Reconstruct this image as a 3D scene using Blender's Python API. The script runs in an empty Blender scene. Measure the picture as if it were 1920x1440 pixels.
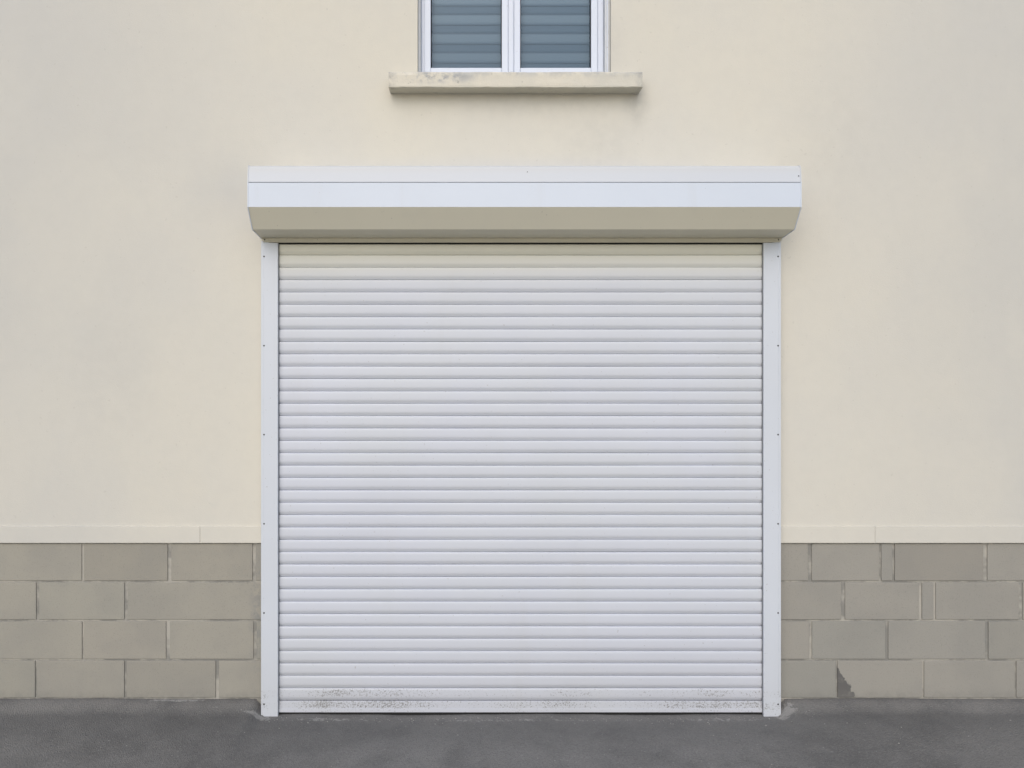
import bpy, bmesh, math, random
from mathutils import Vector, noise
random.seed(7)
scene = bpy.context.scene
scene.view_settings.view_transform = 'Standard'
scene.view_settings.look = 'None'
scene.view_settings.exposure = 0
scene.view_settings.gamma = 1
COL = scene.collection

# ------------------------------------------------------------------ node helpers
class NT:
    def __init__(s, name):
        s.m = bpy.data.materials.new(name); s.m.use_nodes = True
        s.t = s.m.node_tree; s.n = s.t.nodes; s.l = s.t.links
        s.b = s.n['Principled BSDF']
        s.geo = s.n.new('ShaderNodeNewGeometry')
        s.sep = s.n.new('ShaderNodeSeparateXYZ'); s.l.new(s.geo.outputs['Position'], s.sep.inputs[0])
        s.pos = s.geo.outputs['Position']; s.X, s.Y, s.Z = s.sep.outputs
    def _in(s, sock, v):
        if isinstance(v, bpy.types.NodeSocket): s.l.new(v, sock)
        elif isinstance(v, (tuple, list)): sock.default_value = (*v, 1) if len(v) == 3 and sock.type == 'RGBA' else v
        else: sock.default_value = v
    def math(s, op, a, b=0.0, c=None, clamp=False):
        n = s.n.new('ShaderNodeMath'); n.operation = op; n.use_clamp = clamp
        s._in(n.inputs[0], a); s._in(n.inputs[1], b)
        if c is not None: s._in(n.inputs[2], c)
        return n.outputs[0]
    def noise(s, scale, detail=3, rough=0.55, stretch=None, off=(0, 0, 0)):
        n = s.n.new('ShaderNodeTexNoise'); n.inputs['Scale'].default_value = scale
        n.inputs['Detail'].default_value = detail; n.inputs['Roughness'].default_value = rough
        if stretch or any(off):
            mp = s.n.new('ShaderNodeMapping'); mp.inputs['Scale'].default_value = stretch or (1, 1, 1); mp.inputs['Location'].default_value = off
            s.l.new(s.pos, mp.inputs[0]); s.l.new(mp.outputs[0], n.inputs['Vector'])
        else: s.l.new(s.pos, n.inputs['Vector'])
        return n.outputs['Fac']
    def voro(s, scale, out='Distance'):
        n = s.n.new('ShaderNodeTexVoronoi'); n.inputs['Scale'].default_value = scale
        s.l.new(s.pos, n.inputs['Vector']); return n.outputs[out]
    def ramp(s, f, a, b, lo=0.0, hi=1.0):
        n = s.n.new('ShaderNodeMapRange'); n.interpolation_type = 'SMOOTHSTEP'
        s._in(n.inputs[0], f); n.inputs[1].default_value = a; n.inputs[2].default_value = b
        n.inputs[3].default_value = lo; n.inputs[4].default_value = hi; return n.outputs[0]
    def mix(s, f, a, b, mode='MIX'):
        n = s.n.new('ShaderNodeMix'); n.data_type = 'RGBA'; n.blend_type = mode
        s._in(n.inputs[0], f); s._in(n.inputs[6], a); s._in(n.inputs[7], b); return n.outputs[2]
    def blob(s, x, z, rx, rz):
        dx = s.math('DIVIDE', s.math('SUBTRACT', s.X, x), rx); dz = s.math('DIVIDE', s.math('SUBTRACT', s.Z, z), rz)
        d = s.math('SQRT', s.math('ADD', s.math('MULTIPLY', dx, dx), s.math('MULTIPLY', dz, dz)))
        return s.ramp(d, 0.0, 1.0, 1.0, 0.0)
    def bump(s, h, strength, dist=0.002):
        n = s.n.new('ShaderNodeBump'); n.inputs['Strength'].default_value = strength; n.inputs['Distance'].default_value = dist
        s._in(n.inputs['Height'], h); s.l.new(n.outputs[0], s.b.inputs['Normal'])
    def out(s, col, rough=0.8, spec=0.3, metal=0.0):
        s._in(s.b.inputs['Base Color'], col); s._in(s.b.inputs['Roughness'], rough)
        s.b.inputs['Specular IOR Level'].default_value = spec; s.b.inputs['Metallic'].default_value = metal
        return s.m

# ---- render / plaster
def make_plaster():
    m = NT('cream_render')
    big = m.ramp(m.noise(.7, 3, .5, off=(3, 0, 1.2)), .30, .70)
    mid = m.ramp(m.noise(1.8, 4, .55, stretch=(1, 1, .7), off=(1, 4, 2)), .25, .78)
    fine = m.noise(14, 4, .65)
    c = m.mix(big, (.665, .632, .545), (.648, .622, .55))
    c = m.mix(m.math('MULTIPLY', mid, .35), c, (.595, .585, .552))
    far = m.ramp(m.math('ABSOLUTE', m.math('SUBTRACT', m.X, .25)), 1.1, 2.9)  # vignette-like darkening towards both sides, painted into the wall colour
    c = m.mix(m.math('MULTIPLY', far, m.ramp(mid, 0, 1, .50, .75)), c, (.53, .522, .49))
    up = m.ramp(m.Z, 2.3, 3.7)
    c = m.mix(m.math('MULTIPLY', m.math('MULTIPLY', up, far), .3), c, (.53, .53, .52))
    g1 = m.math('MULTIPLY', m.blob(-1.25, 2.62, .42, .35), m.ramp(mid, 0, 1, .5, 1))
    c = m.mix(m.math('MULTIPLY', g1, .38), c, (.46, .465, .465))
    # grey-blue shading above the housing, painted into the wall colour
    c = m.mix(m.math('MULTIPLY', m.blob(.24, 2.70, 1.6, .17), m.ramp(fine, .2, .8, .6, .9)), c, (.57, .585, .61))
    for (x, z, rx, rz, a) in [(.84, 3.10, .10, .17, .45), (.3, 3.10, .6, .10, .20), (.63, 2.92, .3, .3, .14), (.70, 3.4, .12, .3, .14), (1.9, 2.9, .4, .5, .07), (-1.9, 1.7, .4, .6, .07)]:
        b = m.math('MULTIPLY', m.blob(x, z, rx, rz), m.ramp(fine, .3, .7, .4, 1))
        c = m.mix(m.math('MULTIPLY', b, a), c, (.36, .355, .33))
    sp = m.ramp(m.noise(55, 1, .5), .74, .80)
    c = m.mix(m.math('MULTIPLY', sp, .25), c, (.42, .40, .35))
    c = m.mix(m.math('MULTIPLY', m.ramp(fine, .35, .7), .07), c, (.47, .455, .42))
    h = m.math('ADD', m.math('MULTIPLY', m.noise(3, 2), 3.0), m.math('ADD', m.noise(220, 2, .7), m.math('MULTIPLY', fine, .8)))
    m.bump(h, .28, .003)
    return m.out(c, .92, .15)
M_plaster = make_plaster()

def make_sill():
    m = NT('painted_concrete_sill')
    n1 = m.noise(11, 5, .72); n2 = m.noise(3, 3, .6, off=(5, 1, 1))
    c = m.mix(m.ramp(n2, .35, .65), (.68, .64, .545), (.60, .58, .51))
    top = m.ramp(m.Z, 3.195, 3.24)
    d = m.math('MULTIPLY', m.ramp(n1, .42, .60), m.math('MAXIMUM', m.math('MULTIPLY', top, .6), m.math('MULTIPLY', m.blob(-.20, 3.215, .32, .05), 1.5)))
    c = m.mix(m.math('MULTIPLY', d, .7, clamp=True), c, (.30, .32, .35))
    c = m.mix(m.ramp(m.noise(40, 3, .6), .64, .72, 0, .55), c, (.31, .295, .26))
    ends = m.math('MULTIPLY', m.ramp(m.math('ABSOLUTE', m.math('SUBTRACT', m.X, .2085)), .60, .648), m.ramp(n1, .4, .6))
    c = m.mix(m.math('MULTIPLY', ends, .6), c, (.33, .32, .30))
    low = m.ramp(m.Z, 3.172, 3.160)
    c = m.mix(m.math('MULTIPLY', low, .5), c, (.40, .385, .31))
    m.bump(m.math('ADD', m.noise(25, 4, .6), m.math('MULTIPLY', m.noise(150, 2), .4)), .55, .004)
    return m.out(c, .9, .15)
M_sill = make_sill()

def make_block():
    m = NT('concrete_block')
    at = m.n.new('ShaderNodeVertexColor'); at.layer_name = 'tint'
    c = m.mix(m.ramp(m.X, -1, 1.8), (.350, .332, .285), (.328, .313, .278))
    c = m.mix(1.0, c, at.outputs['Color'], 'MULTIPLY')
    c = m.mix(m.ramp(m.noise(3.2, 4, .6), .38, .66, 0, .32), c, (.255, .25, .23))
    c = m.mix(m.ramp(m.noise(170, 1, .6), .58, .75, 0, .28), c, (.17, .165, .15))
    fine = m.noise(22, 4, .7)
    # damp wedge at the foot beside a joint: tall at the joint, tapering away
    wedge = m.math('SUBTRACT', .175, m.math('MULTIPLY', m.math('SUBTRACT', m.X, 1.893), 1.7))
    tt = m.math('SUBTRACT', m.math('ADD', wedge, m.math('MULTIPLY', m.math('SUBTRACT', fine, .5), .14)), m.Z)
    st = m.math('MULTIPLY', m.ramp(m.X, 1.892, 1.895), m.ramp(tt, 0, .012))
    c = m.mix(m.math('MULTIPLY', st, m.ramp(fine, .3, .55, .65, .95)), c, (.125, .122, .118))
    c = m.mix(m.math('MULTIPLY', m.blob(-1.13, .45, .07, .5), m.ramp(fine, .4, .6, 0, .5)), c, (.21, .22, .225))
    c = m.mix(m.math('MULTIPLY', m.ramp(m.Z, .07, -.01), m.ramp(fine, .3, .7, .1, .5)), c, (.19, .185, .17))
    m.bump(m.math('ADD', m.noise(260, 2, .7), m.math('MULTIPLY', m.noise(20, 3), 1.2)), .6, .002)
    return m.out(c, .95, .12)
M_block = make_block()

def make_mortar():
    m = NT('mortar')
    c = m.mix(m.ramp(m.noise(3.5, 4, .75), .42, .60), (.25, .245, .225), (.42, .40, .355))
    m.bump(m.noise(120, 3, .7), .8, .003)
    return m.out(c, .97, .1)
M_mortar = make_mortar()

def make_white(name, base, dirt=0, rough=.42, kind=''):
    m = NT(name)
    c = m.mix(m.ramp(m.noise(1.6, 3, .6), .35, .7, 0, .22), base, tuple(v * .87 for v in base))
    c = m.mix(m.ramp(m.noise(6, 4, .6, stretch=(1, 1, .12)), .55, .8, 0, .14), c, (.50, .49, .47))
    c = m.mix(m.ramp(m.noise(90, 1, .5), .76, .80, 0, .5), c, (.3, .28, .26))
    if kind == 'curtain':
        c = m.mix(m.ramp(m.noise(1.1, 2, .5, off=(7, 1, 3)), .4, .65, 0, .28), c, (.575, .60, .60))
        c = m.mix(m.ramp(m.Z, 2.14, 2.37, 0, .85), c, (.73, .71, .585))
    if kind == 'box':
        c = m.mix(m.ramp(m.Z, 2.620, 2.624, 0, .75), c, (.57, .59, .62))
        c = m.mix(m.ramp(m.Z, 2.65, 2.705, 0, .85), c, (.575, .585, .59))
    if dirt:
        sx = m.ramp(m.noise(2.3, 3, .6, off=(2, 0, 0)), .35, .62, .45, 1)
        edge = m.ramp(m.math('ABSOLUTE', m.math('SUBTRACT', m.X, .24)), .3, 1.1, .82, 1.1)
        # dirt gathers on the upper part of the bar and of the last slats
        lines = m.math('MAXIMUM', m.blob(0, 0, 1e6, 1), 0)
        a1 = m.math('MULTIPLY', m.ramp(m.Z, -.044, -.022), m.ramp(m.Z, .030, .000))
        a2 = m.math('MULTIPLY', m.math('MULTIPLY', m.ramp(m.Z, .020, .035), m.ramp(m.Z, .085, .060)), .86)
        band = m.math('MAXIMUM', m.math('MAXIMUM', a1, a2), m.ramp(m.Z, .16, -.02, 0, .55))
        low = m.math('MULTIPLY', m.math('MULTIPLY', m.math('MULTIPLY', band, sx), edge), dirt)
        c = m.mix(m.math('MULTIPLY', m.ramp(m.Z, .5, -.05), .14), c, (.42, .40, .36))
        n = m.noise(120, 4, .8)
        th = m.math('SUBTRACT', n, m.math('SUBTRACT', .70, m.math('MULTIPLY', low, .22)))
        c = m.mix(m.ramp(th, 0, .05, 0, .75), c, (.16, .155, .145))
        c = m.mix(m.math('MULTIPLY', low, .14), c, (.37, .355, .32))
    m.bump(m.noise(1.4, 1, .5, stretch=(1, 1, 2)), .25, .01)
    return m.out(c, rough, .45)
M_white = make_white('white_lacquered_aluminium', (.60, .635, .69), .7)
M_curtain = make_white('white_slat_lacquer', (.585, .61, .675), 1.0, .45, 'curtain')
M_box = make_white('white_housing_lacquer', (.605, .66, .745), 0, .38, 'box')
M_under = make_white('underside_bounce_tint', (.66, .635, .53), 0, .5)  # warm ground bounce painted into the colour of the housing underside
M_upvc = make_white('white_window_plastic', (.64, .69, .79), 0, .3)

def plain(name, col, rough=.6, spec=.3, metal=0):
    m = NT(name)
    c = m.mix(m.ramp(m.noise(30, 3), .3, .7, 0, .3), col, tuple(v * .75 for v in col))
    return m.out(c, rough, spec, metal)
M_screw = plain('dark_screw', (.06, .06, .06), .5, .4)
M_gap = plain('black_rubber', (.02, .02, .02), .8)
M_groove = plain('grey_seam_sealant', (.16, .17, .19), .8)
M_seam = plain('seam_shadow_grey', (.12, .12, .13), .8)
M_strip = plain('pale_grey_sealant', (.64, .66, .68), .8)
M_room = plain('dim_interior', (.05, .055, .06), .9)

def make_blind():
    m = NT('zebra_blind_fabric')
    ph = m.math('FRACT', m.math('DIVIDE', m.Z, .102))
    a = m.math('MULTIPLY', m.ramp(ph, .0, .16), m.ramp(ph, .60, .46))
    c = m.mix(a, (.145, .205, .265), (.225, .295, .36))
    e = m.math('MULTIPLY', m.ramp(ph, .46, .53), m.ramp(ph, .70, .53))
    c = m.mix(m.math('MULTIPLY', e, .6), c, (.07, .105, .145))
    c = m.mix(m.ramp(m.Z, 3.75, 3.30, 0, .35), c, (.10, .15, .20))
    return m.out(c, .9, .0)
M_blind = make_blind()

def make_glass():
    mat = bpy.data.materials.new('window_glass'); mat.use_nodes = True
    t = mat.node_tree; t.nodes.clear()
    o = t.nodes.new('ShaderNodeOutputMaterial'); mx = t.nodes.new('ShaderNodeMixShader')
    tr = t.nodes.new('ShaderNodeBsdfTransparent'); tr.inputs[0].default_value = (.92, .96, .98, 1)
    gl = t.nodes.new('ShaderNodeBsdfGlossy'); gl.inputs['Roughness'].default_value = .0
    gl.inputs[0].default_value = (.75, .86, 1, 1)
    fr = t.nodes.new('ShaderNodeFresnel'); fr.inputs[0].default_value = 1.36
    t.links.new(fr.outputs[0], mx.inputs[0]); t.links.new(tr.outputs[0], mx.inputs[1]); t.links.new(gl.outputs[0], mx.inputs[2])
    t.links.new(mx.outputs[0], o.inputs[0]); return mat
M_glass = make_glass()

def make_asphalt():
    m = NT('worn_asphalt')
    n1 = m.noise(1.1, 4, .6); n2 = m.noise(5, 5, .68); ag = m.voro(190)
    c = m.mix(m.ramp(n1, .38, .62), (.150, .147, .142), (.200, .196, .188))
    c = m.mix(m.ramp(n2, .42, .72, 0, .5), c, (.235, .23, .22))
    c = m.mix(m.ramp(n2, .48, .30, 0, .4), c, (.115, .113, .11))
    sz = m.n.new('ShaderNodeSeparateColor'); m._in(sz.inputs[0], m.voro(190, 'Color'))
    c = m.mix(m.ramp(sz.outputs[0], .55, 1, 0, .30), c, (.28, .275, .265))
    c = m.mix(m.ramp(sz.outputs[1], .55, 1, 0, .38), c, (.095, .095, .095))
    c = m.mix(m.ramp(m.noise(75, 2, .7), .66, .73, 0, .55), c, (.37, .365, .35))
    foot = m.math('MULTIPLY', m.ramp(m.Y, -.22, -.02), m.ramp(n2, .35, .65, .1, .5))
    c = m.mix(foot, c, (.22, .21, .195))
    def zone(x, y, rx, ry):
        dx = m.math('DIVIDE', m.math('SUBTRACT', m.X, x), rx); dy = m.math('DIVIDE', m.math('SUBTRACT', m.Y, y), ry)
        return m.ramp(m.math('SQRT', m.math('ADD', m.math('MULTIPLY', dx, dx), m.math('MULTIPLY', dy, dy))), .2, 1, 1, 0)
    fr = m.noise(38, 5, .75)
    for (x, y, rx, ry, a) in [(1.60, -.08, .10, .08, .30), (-1.10, -.10, .12, .05, .29), (-.75, -.11, .35, .03, .23), (.15, -.12, .8, .025, .21), (1.25, -.11, .35, .03, .22), (-1.55, -.012, .24, .018, .36)]:
        th = m.math('SUBTRACT', m.math('ADD', fr, m.math('MULTIPLY', zone(x, y, rx, ry), a)), .68)
        c = m.mix(m.ramp(th, 0, .10, 0, .6), c, (.42, .41, .39))
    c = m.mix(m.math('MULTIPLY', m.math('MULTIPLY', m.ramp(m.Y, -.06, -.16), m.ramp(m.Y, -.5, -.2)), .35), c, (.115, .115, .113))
    c = m.mix(m.ramp(m.Y, -1.25, -1.32), c, m.mix(m.ramp(n1, .3, .7), (.42, .385, .31), (.36, .335, .28)))  # unseen pale ground out of view, added to bounce warm light upwards
    m.bump(m.math('ADD', ag, m.math('MULTIPLY', m.noise(60, 3, .7), .8)), .8, .004)
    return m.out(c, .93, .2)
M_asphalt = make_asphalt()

# ------------------------------------------------------------------ mesh helpers
def finish(name, bm, mats, parent=None, smooth=False, recalc=True):
    if recalc: bmesh.ops.recalc_face_normals(bm, faces=bm.faces)
    me = bpy.data.meshes.new(name); bm.to_mesh(me); bm.free()
    for mt in mats: me.materials.append(mt)
    if smooth:
        for p in me.polygons: p.use_smooth = True
    o = bpy.data.objects.new(name, me); COL.objects.link(o)
    if parent: o.parent = parent
    return o
def box(bm, x0, x1, y0, y1, z0, z1, mi=0, bev=0.0, seg=2):
    vs = [bm.verts.new((x, y, z)) for x in (x0, x1) for y in (y0, y1) for z in (z0, z1)]
    idx = [(0, 1, 3, 2), (4, 6, 7, 5), (0, 4, 5, 1), (2, 3, 7, 6), (0, 2, 6, 4), (1, 5, 7, 3)]
    fs = [bm.faces.new([vs[i] for i in f]) for f in idx]
    bmesh.ops.recalc_face_normals(bm, faces=fs)
    for f in fs: f.material_index = mi
    if bev > 0:
        es = list({e for f in fs for e in f.edges})
        r = bmesh.ops.bevel(bm, geom=es, offset=bev, segments=seg, affect='EDGES', profile=.6)
        for f in r['faces']: f.material_index = mi
    return fs
def prism(bm, prof, x0, x1, mi=0, caps=True):
    a = [bm.verts.new((x0, y, z)) for y, z in prof]; b = [bm.verts.new((x1, y, z)) for y, z in prof]
    n = len(prof)
    for i in range(n):
        f = bm.faces.new((a[i], a[(i + 1) % n], b[(i + 1) % n], b[i])); f.material_index = mi
    if caps:
        bm.faces.new(a).material_index = mi; bm.faces.new(b[::-1]).material_index = mi
def disc(bm, x, z, y, r, mi, h=.0015):
    n = 10
    a = [bm.verts.new((x + r * math.cos(t * 2 * math.pi / n), y, z + r * math.sin(t * 2 * math.pi / n))) for t in range(n)]
    b = [bm.verts.new((x + .8 * r * math.cos(t * 2 * math.pi / n), y - h, z + .8 * r * math.sin(t * 2 * math.pi / n))) for t in range(n)]
    for i in range(n): bm.faces.new((a[i], a[(i + 1) % n], b[(i + 1) % n], b[i])).material_index = mi
    bm.faces.new(b).material_index = mi

# ------------------------------------------------------------------ house
house = bpy.data.objects.new('house', None); COL.objects.link(house)
house['label'] = 'cream rendered house with block plinth and white roller door'
house['category'] = 'house'

WX0, WX1, WY, WZ1 = -7.5, 8.5, 9.0, 6.2
WF = -.008
ox0, ox1, oz0, oz1 = -.298, .711, 3.16, 4.62
RD = .06
bm = bmesh.new()
xs = [WX0, ox0, ox1, WX1]; zs = [.900, oz0, oz1, WZ1]
g = [[bm.verts.new((x, WF, z)) for z in zs] for x in xs]
for i in range(3):
    for j in range(3):
        if (i, j) == (1, 1): continue
        bm.faces.new((g[i][j], g[i + 1][j], g[i + 1][j + 1], g[i][j + 1]))
rv = [g[1][1], g[2][1], g[2][2], g[1][2]]
rb = [bm.verts.new((v.co.x, .30, v.co.z)) for v in rv]
for i in range(4): bm.faces.new((rv[i], rv[(i + 1) % 4], rb[(i + 1) % 4], rb[i]))
bz = [bm.verts.new((x, WY, z)) for x in (WX0, WX1) for z in (.900, WZ1)]
bm.faces.new((g[0][0], g[0][1], g[0][2], g[0][3], bz[1], bz[0]))
bm.faces.new((g[3][0], g[3][1], g[3][2], g[3][3], bz[3], bz[2]))
bm.faces.new((bz[0], bz[1], bz[3], bz[2]))
bm.faces.new((g[0][0], g[1][0], g[2][0], g[3][0], bz[2], bz[0]))
bm.faces.new((g[0][3], g[1][3], g[2][3], g[3][3], bz[3], bz[1]))
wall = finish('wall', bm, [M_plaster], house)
wall['label'] = 'cream rendered wall with greyish weathering'

bm = bmesh.new()
M_roof = plain('brown_roof_tile', (.16, .09, .06), .85)
ym = WY / 2
prism(bm, [(-.35, 6.22), (ym, 8.7), (WY + .35, 6.22), (WY + .35, 6.36), (ym, 8.86), (-.35, 6.36)], WX0 - .3, WX1 + .3)
finish('roof', bm, [M_roof], house)

bm = bmesh.new()
segs = [WX0, -4.3, -1.43, 1.50, 2.085, 4.9, WX1]
for a, b in zip(segs[:-1], segs[1:]):
    box(bm, a + .0003, b - .0003, -.0165, .05, .8165, .904, 0, .003, 2)
o = finish('render_band', bm, [M_plaster], house); o['label'] = 'narrow cream band above the block plinth'

bm = bmesh.new()
lay = bm.loops.layers.color.new('tint')
box(bm, WX0, WX1, .0014, .4, -.4, .8155, 1)
box(bm, WX0, WX1, WY - .3, WY, -.4, .8155, 1)
box(bm, WX0, WX0 + .3, .4, WY - .3, -.4, .8155, 1); box(bm, WX1 - .3, WX1, .4, WY - .3, -.4, .8155, 1)
K = .0027878
zr = [.8155, .613, .410, .204, .002, -.2]
rows = [[156, 317, 476, 640, 800, 960, 1120, 1280, 1430, 1517, 1650, 1674, 1846, 2010],
        [70, 236, 400 + 170, 735, 900, 1060, 1225, 1390, 1580, 1726, 1751, 1912, 2075],
        [156, 315, 477, 640, 800, 960, 1120, 1280, 1430, 1518, 1661, 1848, 2015],
        [68, 235, 407, 570, 735, 900, 1060, 1225, 1395, 1568, 1730, 1903, 2070],
        [156, 317, 476, 640, 800, 960, 1120, 1280, 1430, 1517, 1660, 1846, 2010]]
for r, js in enumerate(rows):
    xj = [(p - 890) * K for p in js]
    while xj[0] > WX0 + .5: xj.insert(0, xj[0] - .455)
    while xj[-1] < WX1 - .5: xj.append(xj[-1] + .455)
    xj = [WX0] + xj + [WX1]
    for a, b in zip(xj[:-1], xj[1:]):
        ga = random.choice([.007, .010, .014, .016]) * .8; gb = random.choice([.005, .008, .011]) * .8
        d = random.uniform(-.001, .001)
        n0 = len(bm.faces)
        box(bm, a + ga, b - gb, -.0048 + d, .02, zr[r + 1] + .0050, zr[r] - .0046 + random.uniform(-.001, .001), 0, .0034, 3)
        bm.faces.ensure_lookup_table()
        t = random.uniform(.96, 1.04); w = random.uniform(-.006, .006)
        if b - a < .1: t = .98
        for f in bm.faces[n0:]:
            for l in f.loops: l[lay] = (t + w, t, t - w, 1)
plinth = finish('plinth', bm, [M_block, M_mortar], house)
plinth['label'] = 'grey concrete block plinth with mortar joints'

# ------------------------------------------------------------------ window
wy = RD
bm = bmesh.new()
zt = 4.60; zb = 3.262 - .020
def fr(x0, x1, z0, z1, y0, y1, mi=0, b=.004): box(bm, x0, x1, y0, y1, z0, z1, mi, b)
fr(ox0 + .014, ox0 + .046, zb, zt, wy, wy + .07); fr(.652, .684, zb, zt, wy, wy + .07)
fr(ox0 + .0465, .6515, zb, zb + .046, wy + .001, wy + .07); fr(ox0 + .0465, .6515, zt - .04, zt, wy + .001, wy + .07)
def sash(x0, x1):
    w = .034; z0 = zb + .0465; z1 = zt - .0405
    fr(x0, x0 + w, z0, z1, wy - .012, wy + .055); fr(x1 - w, x1, z0, z1, wy - .012, wy + .055)
    fr(x0 + w + .0003, x1 - w - .0003, z0, z0 + .030, wy - .011, wy + .055); fr(x0 + w + .0003, x1 - w - .0003, z1 - w, z1, wy - .011, wy + .055)
    q = .004
    gx0, gx1, gz0, gz1 = x0 + w, x1 - w, z0 + .030, z1 - w
    box(bm, gx0, gx0 + q, wy + .004, wy + .02, gz0, gz1, 1); box(bm, gx1 - q, gx1, wy + .004, wy + .02, gz0, gz1, 1)
    box(bm, gx0 + q, gx1 - q, wy + .004, wy + .02, gz0, gz0 + q, 1); box(bm, gx0 + q, gx1 - q, wy + .004, wy + .02, gz1 - q, gz1, 1)
    return gx0, gx1, gz0, gz1
p1 = sash(-.2665, .1775); p2 = sash(.2075, .6505)
fr(.1778, .2072, zb + .0466, zt - .0406, wy - .020, wy + .055, 0, .006)
box(bm, ox0 + .0005, ox0 + .0135, wy - .004 - .03, wy + .06, zb, zt, 2, .002); box(bm, .6845, ox1 - .0005, wy - .040, wy + .06, zb, zt, 2, .003)
box(bm, .6935, .6985, wy - .046, wy - .0402, zb, zt, 0, .001)
box(bm, ox0 + .001, ox1 - .001, wy - .002, wy + .06, zt + .0005, oz1 - .0005, 2)
window = finish('window', bm, [M_upvc, M_gap, M_strip], house)
window['label'] = 'white double-casement window with grey striped blinds'
for p in (p1, p2):
    bm = bmesh.new(); x0, x1, z0, z1 = p
    v = [bm.verts.new(q) for q in ((x0 + .004, wy + .012, z0 + .004), (x1 - .004, wy + .012, z0 + .004), (x1 - .004, wy + .012, z1 - .004), (x0 + .004, wy + .012, z1 - .004))]
    bm.faces.new(v)
    finish('pane', bm, [M_glass], window, recalc=False)
for p in (p1, p2):
    bm = bmesh.new(); x0, x1, z0, z1 = p
    # alternate bands of the double-layer blind lie slightly in front of each other
    zc = z0 - .01; k = int(zc / .051)
    while zc < z1 + .01:
        zn = min((k + 1) * .051, z1 + .012)
        if zn - zc > 1e-4:
            yy = wy + .040 + (.003 if k % 2 else 0)
            v = [bm.verts.new(q) for q in ((x0 - .010, yy, zc - .002), (x1 + .010, yy, zc - .002), (x1 + .010, yy, zn + .002), (x0 - .010, yy, zn + .002))]
            bm.faces.new(v)
        zc = zn; k += 1
        if zn >= z1 + .011: break
    finish('blind', bm, [M_blind], window, recalc=False)
bm = bmesh.new(); box(bm, ox0 + .001, ox1 - .001, .22, .28, oz0 + .001, oz1 - .001); finish('window_backing', bm, [M_room], window)

bm = bmesh.new()
sx0, sx1 = -.439, .856; NX = 90
prof = [(-.008, 3.160), (-.040, 3.1595), (-.072, 3.1585), (-.097, 3.158), (-.099, 3.161), (-.097, 3.1635), (-.0955, 3.166), (-.096, 3.180), (-.0965, 3.200), (-.097, 3.220), (-.096, 3.232), (-.092, 3.238), (-.085, 3.241), (-.04, 3.246), (-.009, 3.249)]
ring = []
for i in range(NX + 1):
    x = sx0 + (sx1 - sx0) * i / NX; r = []
    for (y, z) in prof:
        a = noise.noise(Vector((x * 9, y * 30, z * 30))) * .0016 + noise.noise(Vector((x * 38, y * 60, z * 60))) * .0011
        k = 1 if y < -.02 else 0
        chip = -.010 * max(0, noise.noise(Vector((x * 13, 4, z * 12))) - .30) if z > 3.23 or z < 3.164 else 0
        r.append(bm.verts.new((x, y - (a + chip) * k, z + a * k)))
    ring.append(r)
for i in range(NX):
    for j in range(len(prof) - 1): bm.faces.new((ring[i][j], ring[i + 1][j], ring[i + 1][j + 1], ring[i][j + 1]))
    bm.faces.new((ring[i][-1], ring[i + 1][-1], ring[i + 1][0], ring[i][0]))
bm.faces.new(ring[0]); bm.faces.new(ring[-1][::-1])
box(bm, ox0 + .001, ox1 - .001, -.0085, .19, 3.161, 3.2415, 0, .002)
sill = finish('sill', bm, [M_sill], window)
sill['label'] = 'thick cream concrete sill with grey stains'

# ------------------------------------------------------------------ garage door
GX0, GX1, GX2, GX3 = -1.0985, -1.011, 1.4847, 1.575
pitch = .0640; cz0 = -.058 + .066; cy = -.036
bm = bmesh.new()
# flat upper face, lower part curling under towards a thin seam
sp = [(0.0000, .0000), (.0008, .0022), (.0040, .0046), (.0085, .0070), (.0125, .0090), (.0160, .0104), (.0195, .0112), (.0240, .0116), (.0350, .0118), (.0470, .0117), (.0570, .0113), (.0612, .0104), (.0630, .0084), (.0636, .0045), (.0638, .0002)]
path = []
ns = 37
for s in range(ns):
    for (z, d) in sp: path.append((cy - d, cz0 + s * pitch + z, s))
x0, x1 = GX0 + .03, GX3 - .03
NXs = 16
cols = []
for i in range(NXs + 1):
    x = x0 + (x1 - x0) * i / NXs
    c = []
    for (y, z, s) in path:
        w = noise.noise(Vector((x * .9, s * .37, 0))) * .0014 + noise.noise(Vector((x * .5, z * .8, 5))) * .002
        wz = noise.noise(Vector((x * .8, s * 1.7, 9))) * .0007
        c.append(bm.verts.new((x, y + w, z + wz)))
    cols.append(c)
for i in range(NXs):
    for j in range(len(path) - 1):
        f = bm.faces.new((cols[i][j], cols[i + 1][j], cols[i + 1][j + 1], cols[i][j + 1]))
        q = j % len(sp)
        f.smooth = q not in (len(sp) - 1, 0, len(sp) - 2)
        if q in (len(sp) - 1, 0): f.material_index = 1
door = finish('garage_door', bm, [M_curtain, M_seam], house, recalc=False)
door['label'] = 'closed white roller shutter garage door with horizontal slats'

bm = bmesh.new()
box(bm, GX0 + .032, GX3 - .032, cy - .0125, cy + .006, -.050, .0065, 0, .003)
box(bm, GX0 + .032, GX3 - .032, cy - .0155, cy - .0127, -.0495, -.032, 0, .001)
box(bm, GX0 + .034, GX3 - .034, cy - .010, cy + .004, -.075, -.0505, 1, .002)
o = finish('bottom_bar', bm, [M_curtain, M_gap], door); o['label'] = 'bottom bar of the shutter speckled with dirt'

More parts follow.
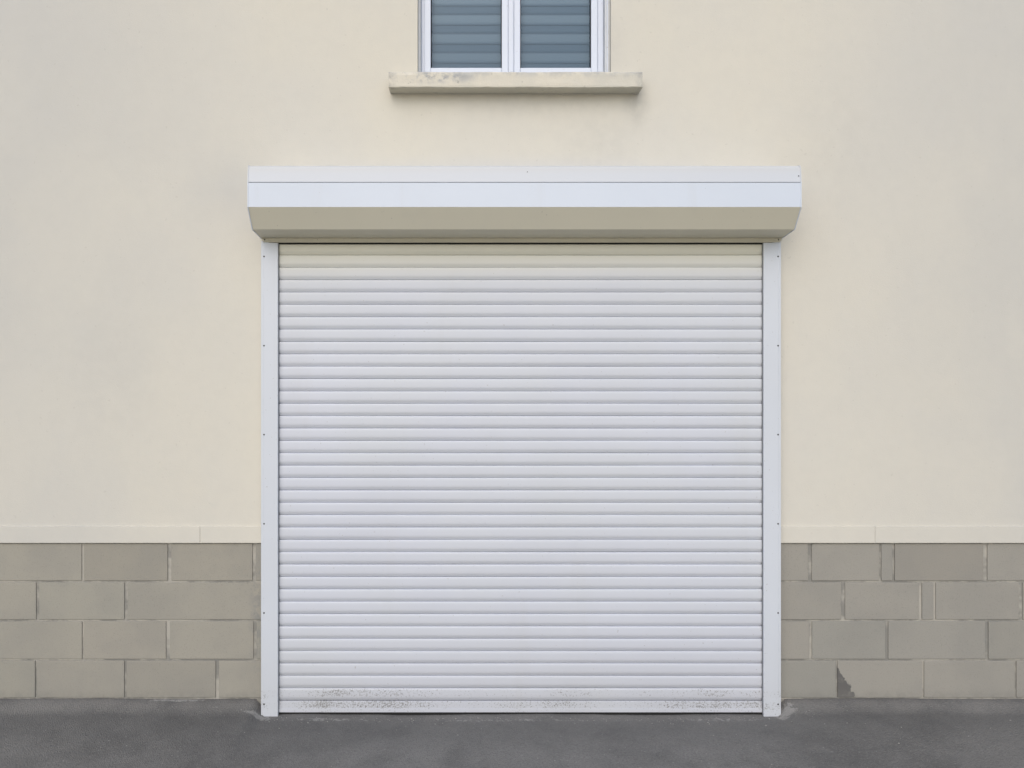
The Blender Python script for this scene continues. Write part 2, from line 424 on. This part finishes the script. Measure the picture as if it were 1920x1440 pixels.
scr = [2.300, 1.842, 1.385, .927, .469, .0]
def rail(xo, xi):
    bm = bmesh.new(); s = 1 if xi > xo else -1
    fl = xo + s * .012
    q0, q1 = sorted((xo, fl)); r0, r1 = sorted((fl + s * .0003, xi))
    box(bm, q0, q1, -.066, -.009, -.085, 2.371, 0, .0015)
    box(bm, r0, r1, -.070, -.052, -.085, 2.371, 0, .0028, 3)
    r2 = fl + s * .022; u0, u1 = sorted((fl + s * .0003, r2))
    box(bm, u0, u1, -.0518, -.009, -.085, 2.370, 0)
    e0, e1 = sorted((xi - s * .004, xi + s * .0015))
    box(bm, e0, e1, -.0517, -.048, -.07, 2.37, 1)
    for z in scr: disc(bm, xo + s * .0165, z, -.0702, .0045, 1)
    return finish('guide_rail', bm, [M_white, M_screw], door)
rail(GX0, GX1); rail(GX3, GX2)

bm = bmesh.new()
hx0, hx1 = -1.098, 1.580
P = [(-.009, 2.393), (-.070, 2.394), (-.225, 2.408), (-.300, 2.5015), (-.300, 2.6185), (-.2975, 2.6195), (-.2975, 2.6215), (-.300, 2.6225), (-.294, 2.690), (-.290, 2.699), (-.283, 2.705), (-.274, 2.7075), (-.009, 2.7075)]
prism(bm, P, hx0 + .002, hx1 - .002, 0)
for f in bm.faces:
    c = f.calc_center_median()
    if abs(c.y + .2975) < .0005 and 2.619 < c.z < 2.622: f.material_index = 3
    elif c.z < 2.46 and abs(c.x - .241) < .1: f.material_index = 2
cy_, cz_ = -.15, 2.55
P2 = [(y + (.0018 if y > cy_ else -.0018) * (0 if y > -.02 else 1), z + (.0018 if z > cz_ else -.0018)) for y, z in P if not (2.6186 < z < 2.6224 and y > -.299)]
prism(bm, P2, hx0 - .001, hx0 + .0035, 0); prism(bm, P2, hx1 - .0035, hx1 + .001, 0)
box(bm, hx0 + .004, hx1 - .004, -.073, -.066, 2.380, 2.3936, 2, .001)
box(bm, hx0 + .01, hx1 - .01, -.0655, -.04, 2.3735, 2.3925, 2, .001)
box(bm, GX1 - .01, GX2 + .01, -.0545, -.05, 2.366, 2.3734, 1)
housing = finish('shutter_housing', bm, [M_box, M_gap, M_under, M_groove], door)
housing['label'] = 'white bevelled metal shutter box above the door'
for (x, z, y, r) in [(hx0 + .020, 2.386, -.0732, .004), (hx1 - .020, 2.386, -.0732, .004), (hx1 - .012, 2.652, -.2985, .003), (.255, 2.672, -.2970, .0022)]:
    bm = bmesh.new(); disc(bm, x, z, y, r, 0)
    finish('screw', bm, [M_screw], housing)
for xo in (GX0 + .001, GX3 - .041):
    bm = bmesh.new()
    box(bm, xo, xo + .040, -.064, -.02, 2.3715, 2.3800, 0, .001)
    finish('bracket', bm, [M_white], housing)

# ------------------------------------------------------------------ ground
def ss(a, b, v):
    t = min(1, max(0, (v - a) / (b - a))); return t * t * (3 - 2 * t)
def gz(x, y):
    inside = ss(-1.145, -1.085, x) * (1 - ss(1.56, 1.62, x))
    near = ss(.0, .13, -y)
    z = -.030 * near * (1 - inside) - inside * .062
    z -= .026 * ss(.10, .5, -y) * (1 - inside)
    z -= .012 * min(6, max(0, -y - .1))
    z += (noise.noise(Vector((x * 1.7, y * 1.7, 0))) * .006 + noise.noise(Vector((x * 9, y * 9, 2))) * .0022) * (1 if y > -8 else .0)
    return z
def seq(a, b, s):
    n = max(1, int(round((b - a) / s))); return [a + (b - a) * i / n for i in range(n)]
xs = seq(-90, -8, 4) + seq(-8, -2.8, .2) + seq(-2.8, 3.2, .02) + seq(3.2, 9, .2) + seq(9, 90, 4) + [90]
ys = seq(-120, -8, 4) + seq(-8, -2, .2) + seq(-2, -.5, .04) + seq(-.5, .012, .016) + [.012] + [.3, 9, 60]
bm = bmesh.new()
gv = [[bm.verts.new((x, y, gz(x, min(y, 0)) if y < .2 else -.12)) for y in ys] for x in xs]
for i in range(len(xs) - 1):
    for j in range(len(ys) - 1):
        bm.faces.new((gv[i][j], gv[i + 1][j], gv[i + 1][j + 1], gv[i][j + 1])).smooth = True
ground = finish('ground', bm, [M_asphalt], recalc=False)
ground['kind'] = 'structure'; ground['label'] = 'worn grey asphalt with dust and cement smears'

bm = bmesh.new()
for i in range(420):
    if random.random() < .45:
        x = random.uniform(-1.3, 1.75); y = -.075 - abs(random.gauss(0, .03)) - .01
    else:
        x = random.uniform(-3, 3.4); y = -random.uniform(.02, 1.3)
    r = random.uniform(.0012, .0036) * (1.4 if random.random() < .08 else 1)
    res = bmesh.ops.create_icosphere(bm, subdivisions=1, radius=r)
    for v in res['verts']:
        v.co *= random.uniform(.7, 1.2); v.co.z *= .6
        v.co += Vector((x, y, gz(x, y) + r * .3))
M_grit = plain('pale_grit', (.34, .33, .31), .9)
grit = finish('gravel', bm, [M_grit]); grit['kind'] = 'stuff'; grit['label'] = 'loose pale grit scattered on the asphalt'; grit['category'] = 'gravel'

# ------------------------------------------------------------------ light
w = bpy.data.worlds.new('World'); scene.world = w; w.use_nodes = True
nt = w.node_tree; bg = nt.nodes['Background']
sky = nt.nodes.new('ShaderNodeTexSky'); sky.sky_type = 'NISHITA'; sky.sun_disc = False
EL, AZ = math.radians(36), math.radians(190)
sky.sun_elevation = EL; sky.sun_rotation = AZ
sky.air_density = 1.0; sky.dust_density = 1.8; sky.ozone_density = 1.0
nt.links.new(sky.outputs[0], bg.inputs[0]); bg.inputs[1].default_value = .148
sd = bpy.data.lights.new('sun', 'SUN'); sd.energy = 1.35; sd.angle = math.radians(70); sd.color = (1, .97, .93)
so = bpy.data.objects.new('sun', sd); COL.objects.link(so)
d = Vector((math.sin(AZ) * math.cos(EL), math.cos(AZ) * math.cos(EL), math.sin(EL)))
so.rotation_euler = d.to_track_quat('Z', 'Y').to_euler(); so.location = (0, -6, 10)

# ------------------------------------------------------------------ camera
cd = bpy.data.cameras.new('camera'); co = bpy.data.objects.new('camera', cd); COL.objects.link(co)
cd.sensor_fit = 'HORIZONTAL'; cd.sensor_width = 36; cd.lens = 36 * 1442 / 1920
cd.shift_x = 70 / 1920; cd.clip_end = 500; cd.clip_start = .05
co.location = (0, -4.02, 1.645); co.rotation_euler = (math.radians(90), 0, 0)
scene.camera = co
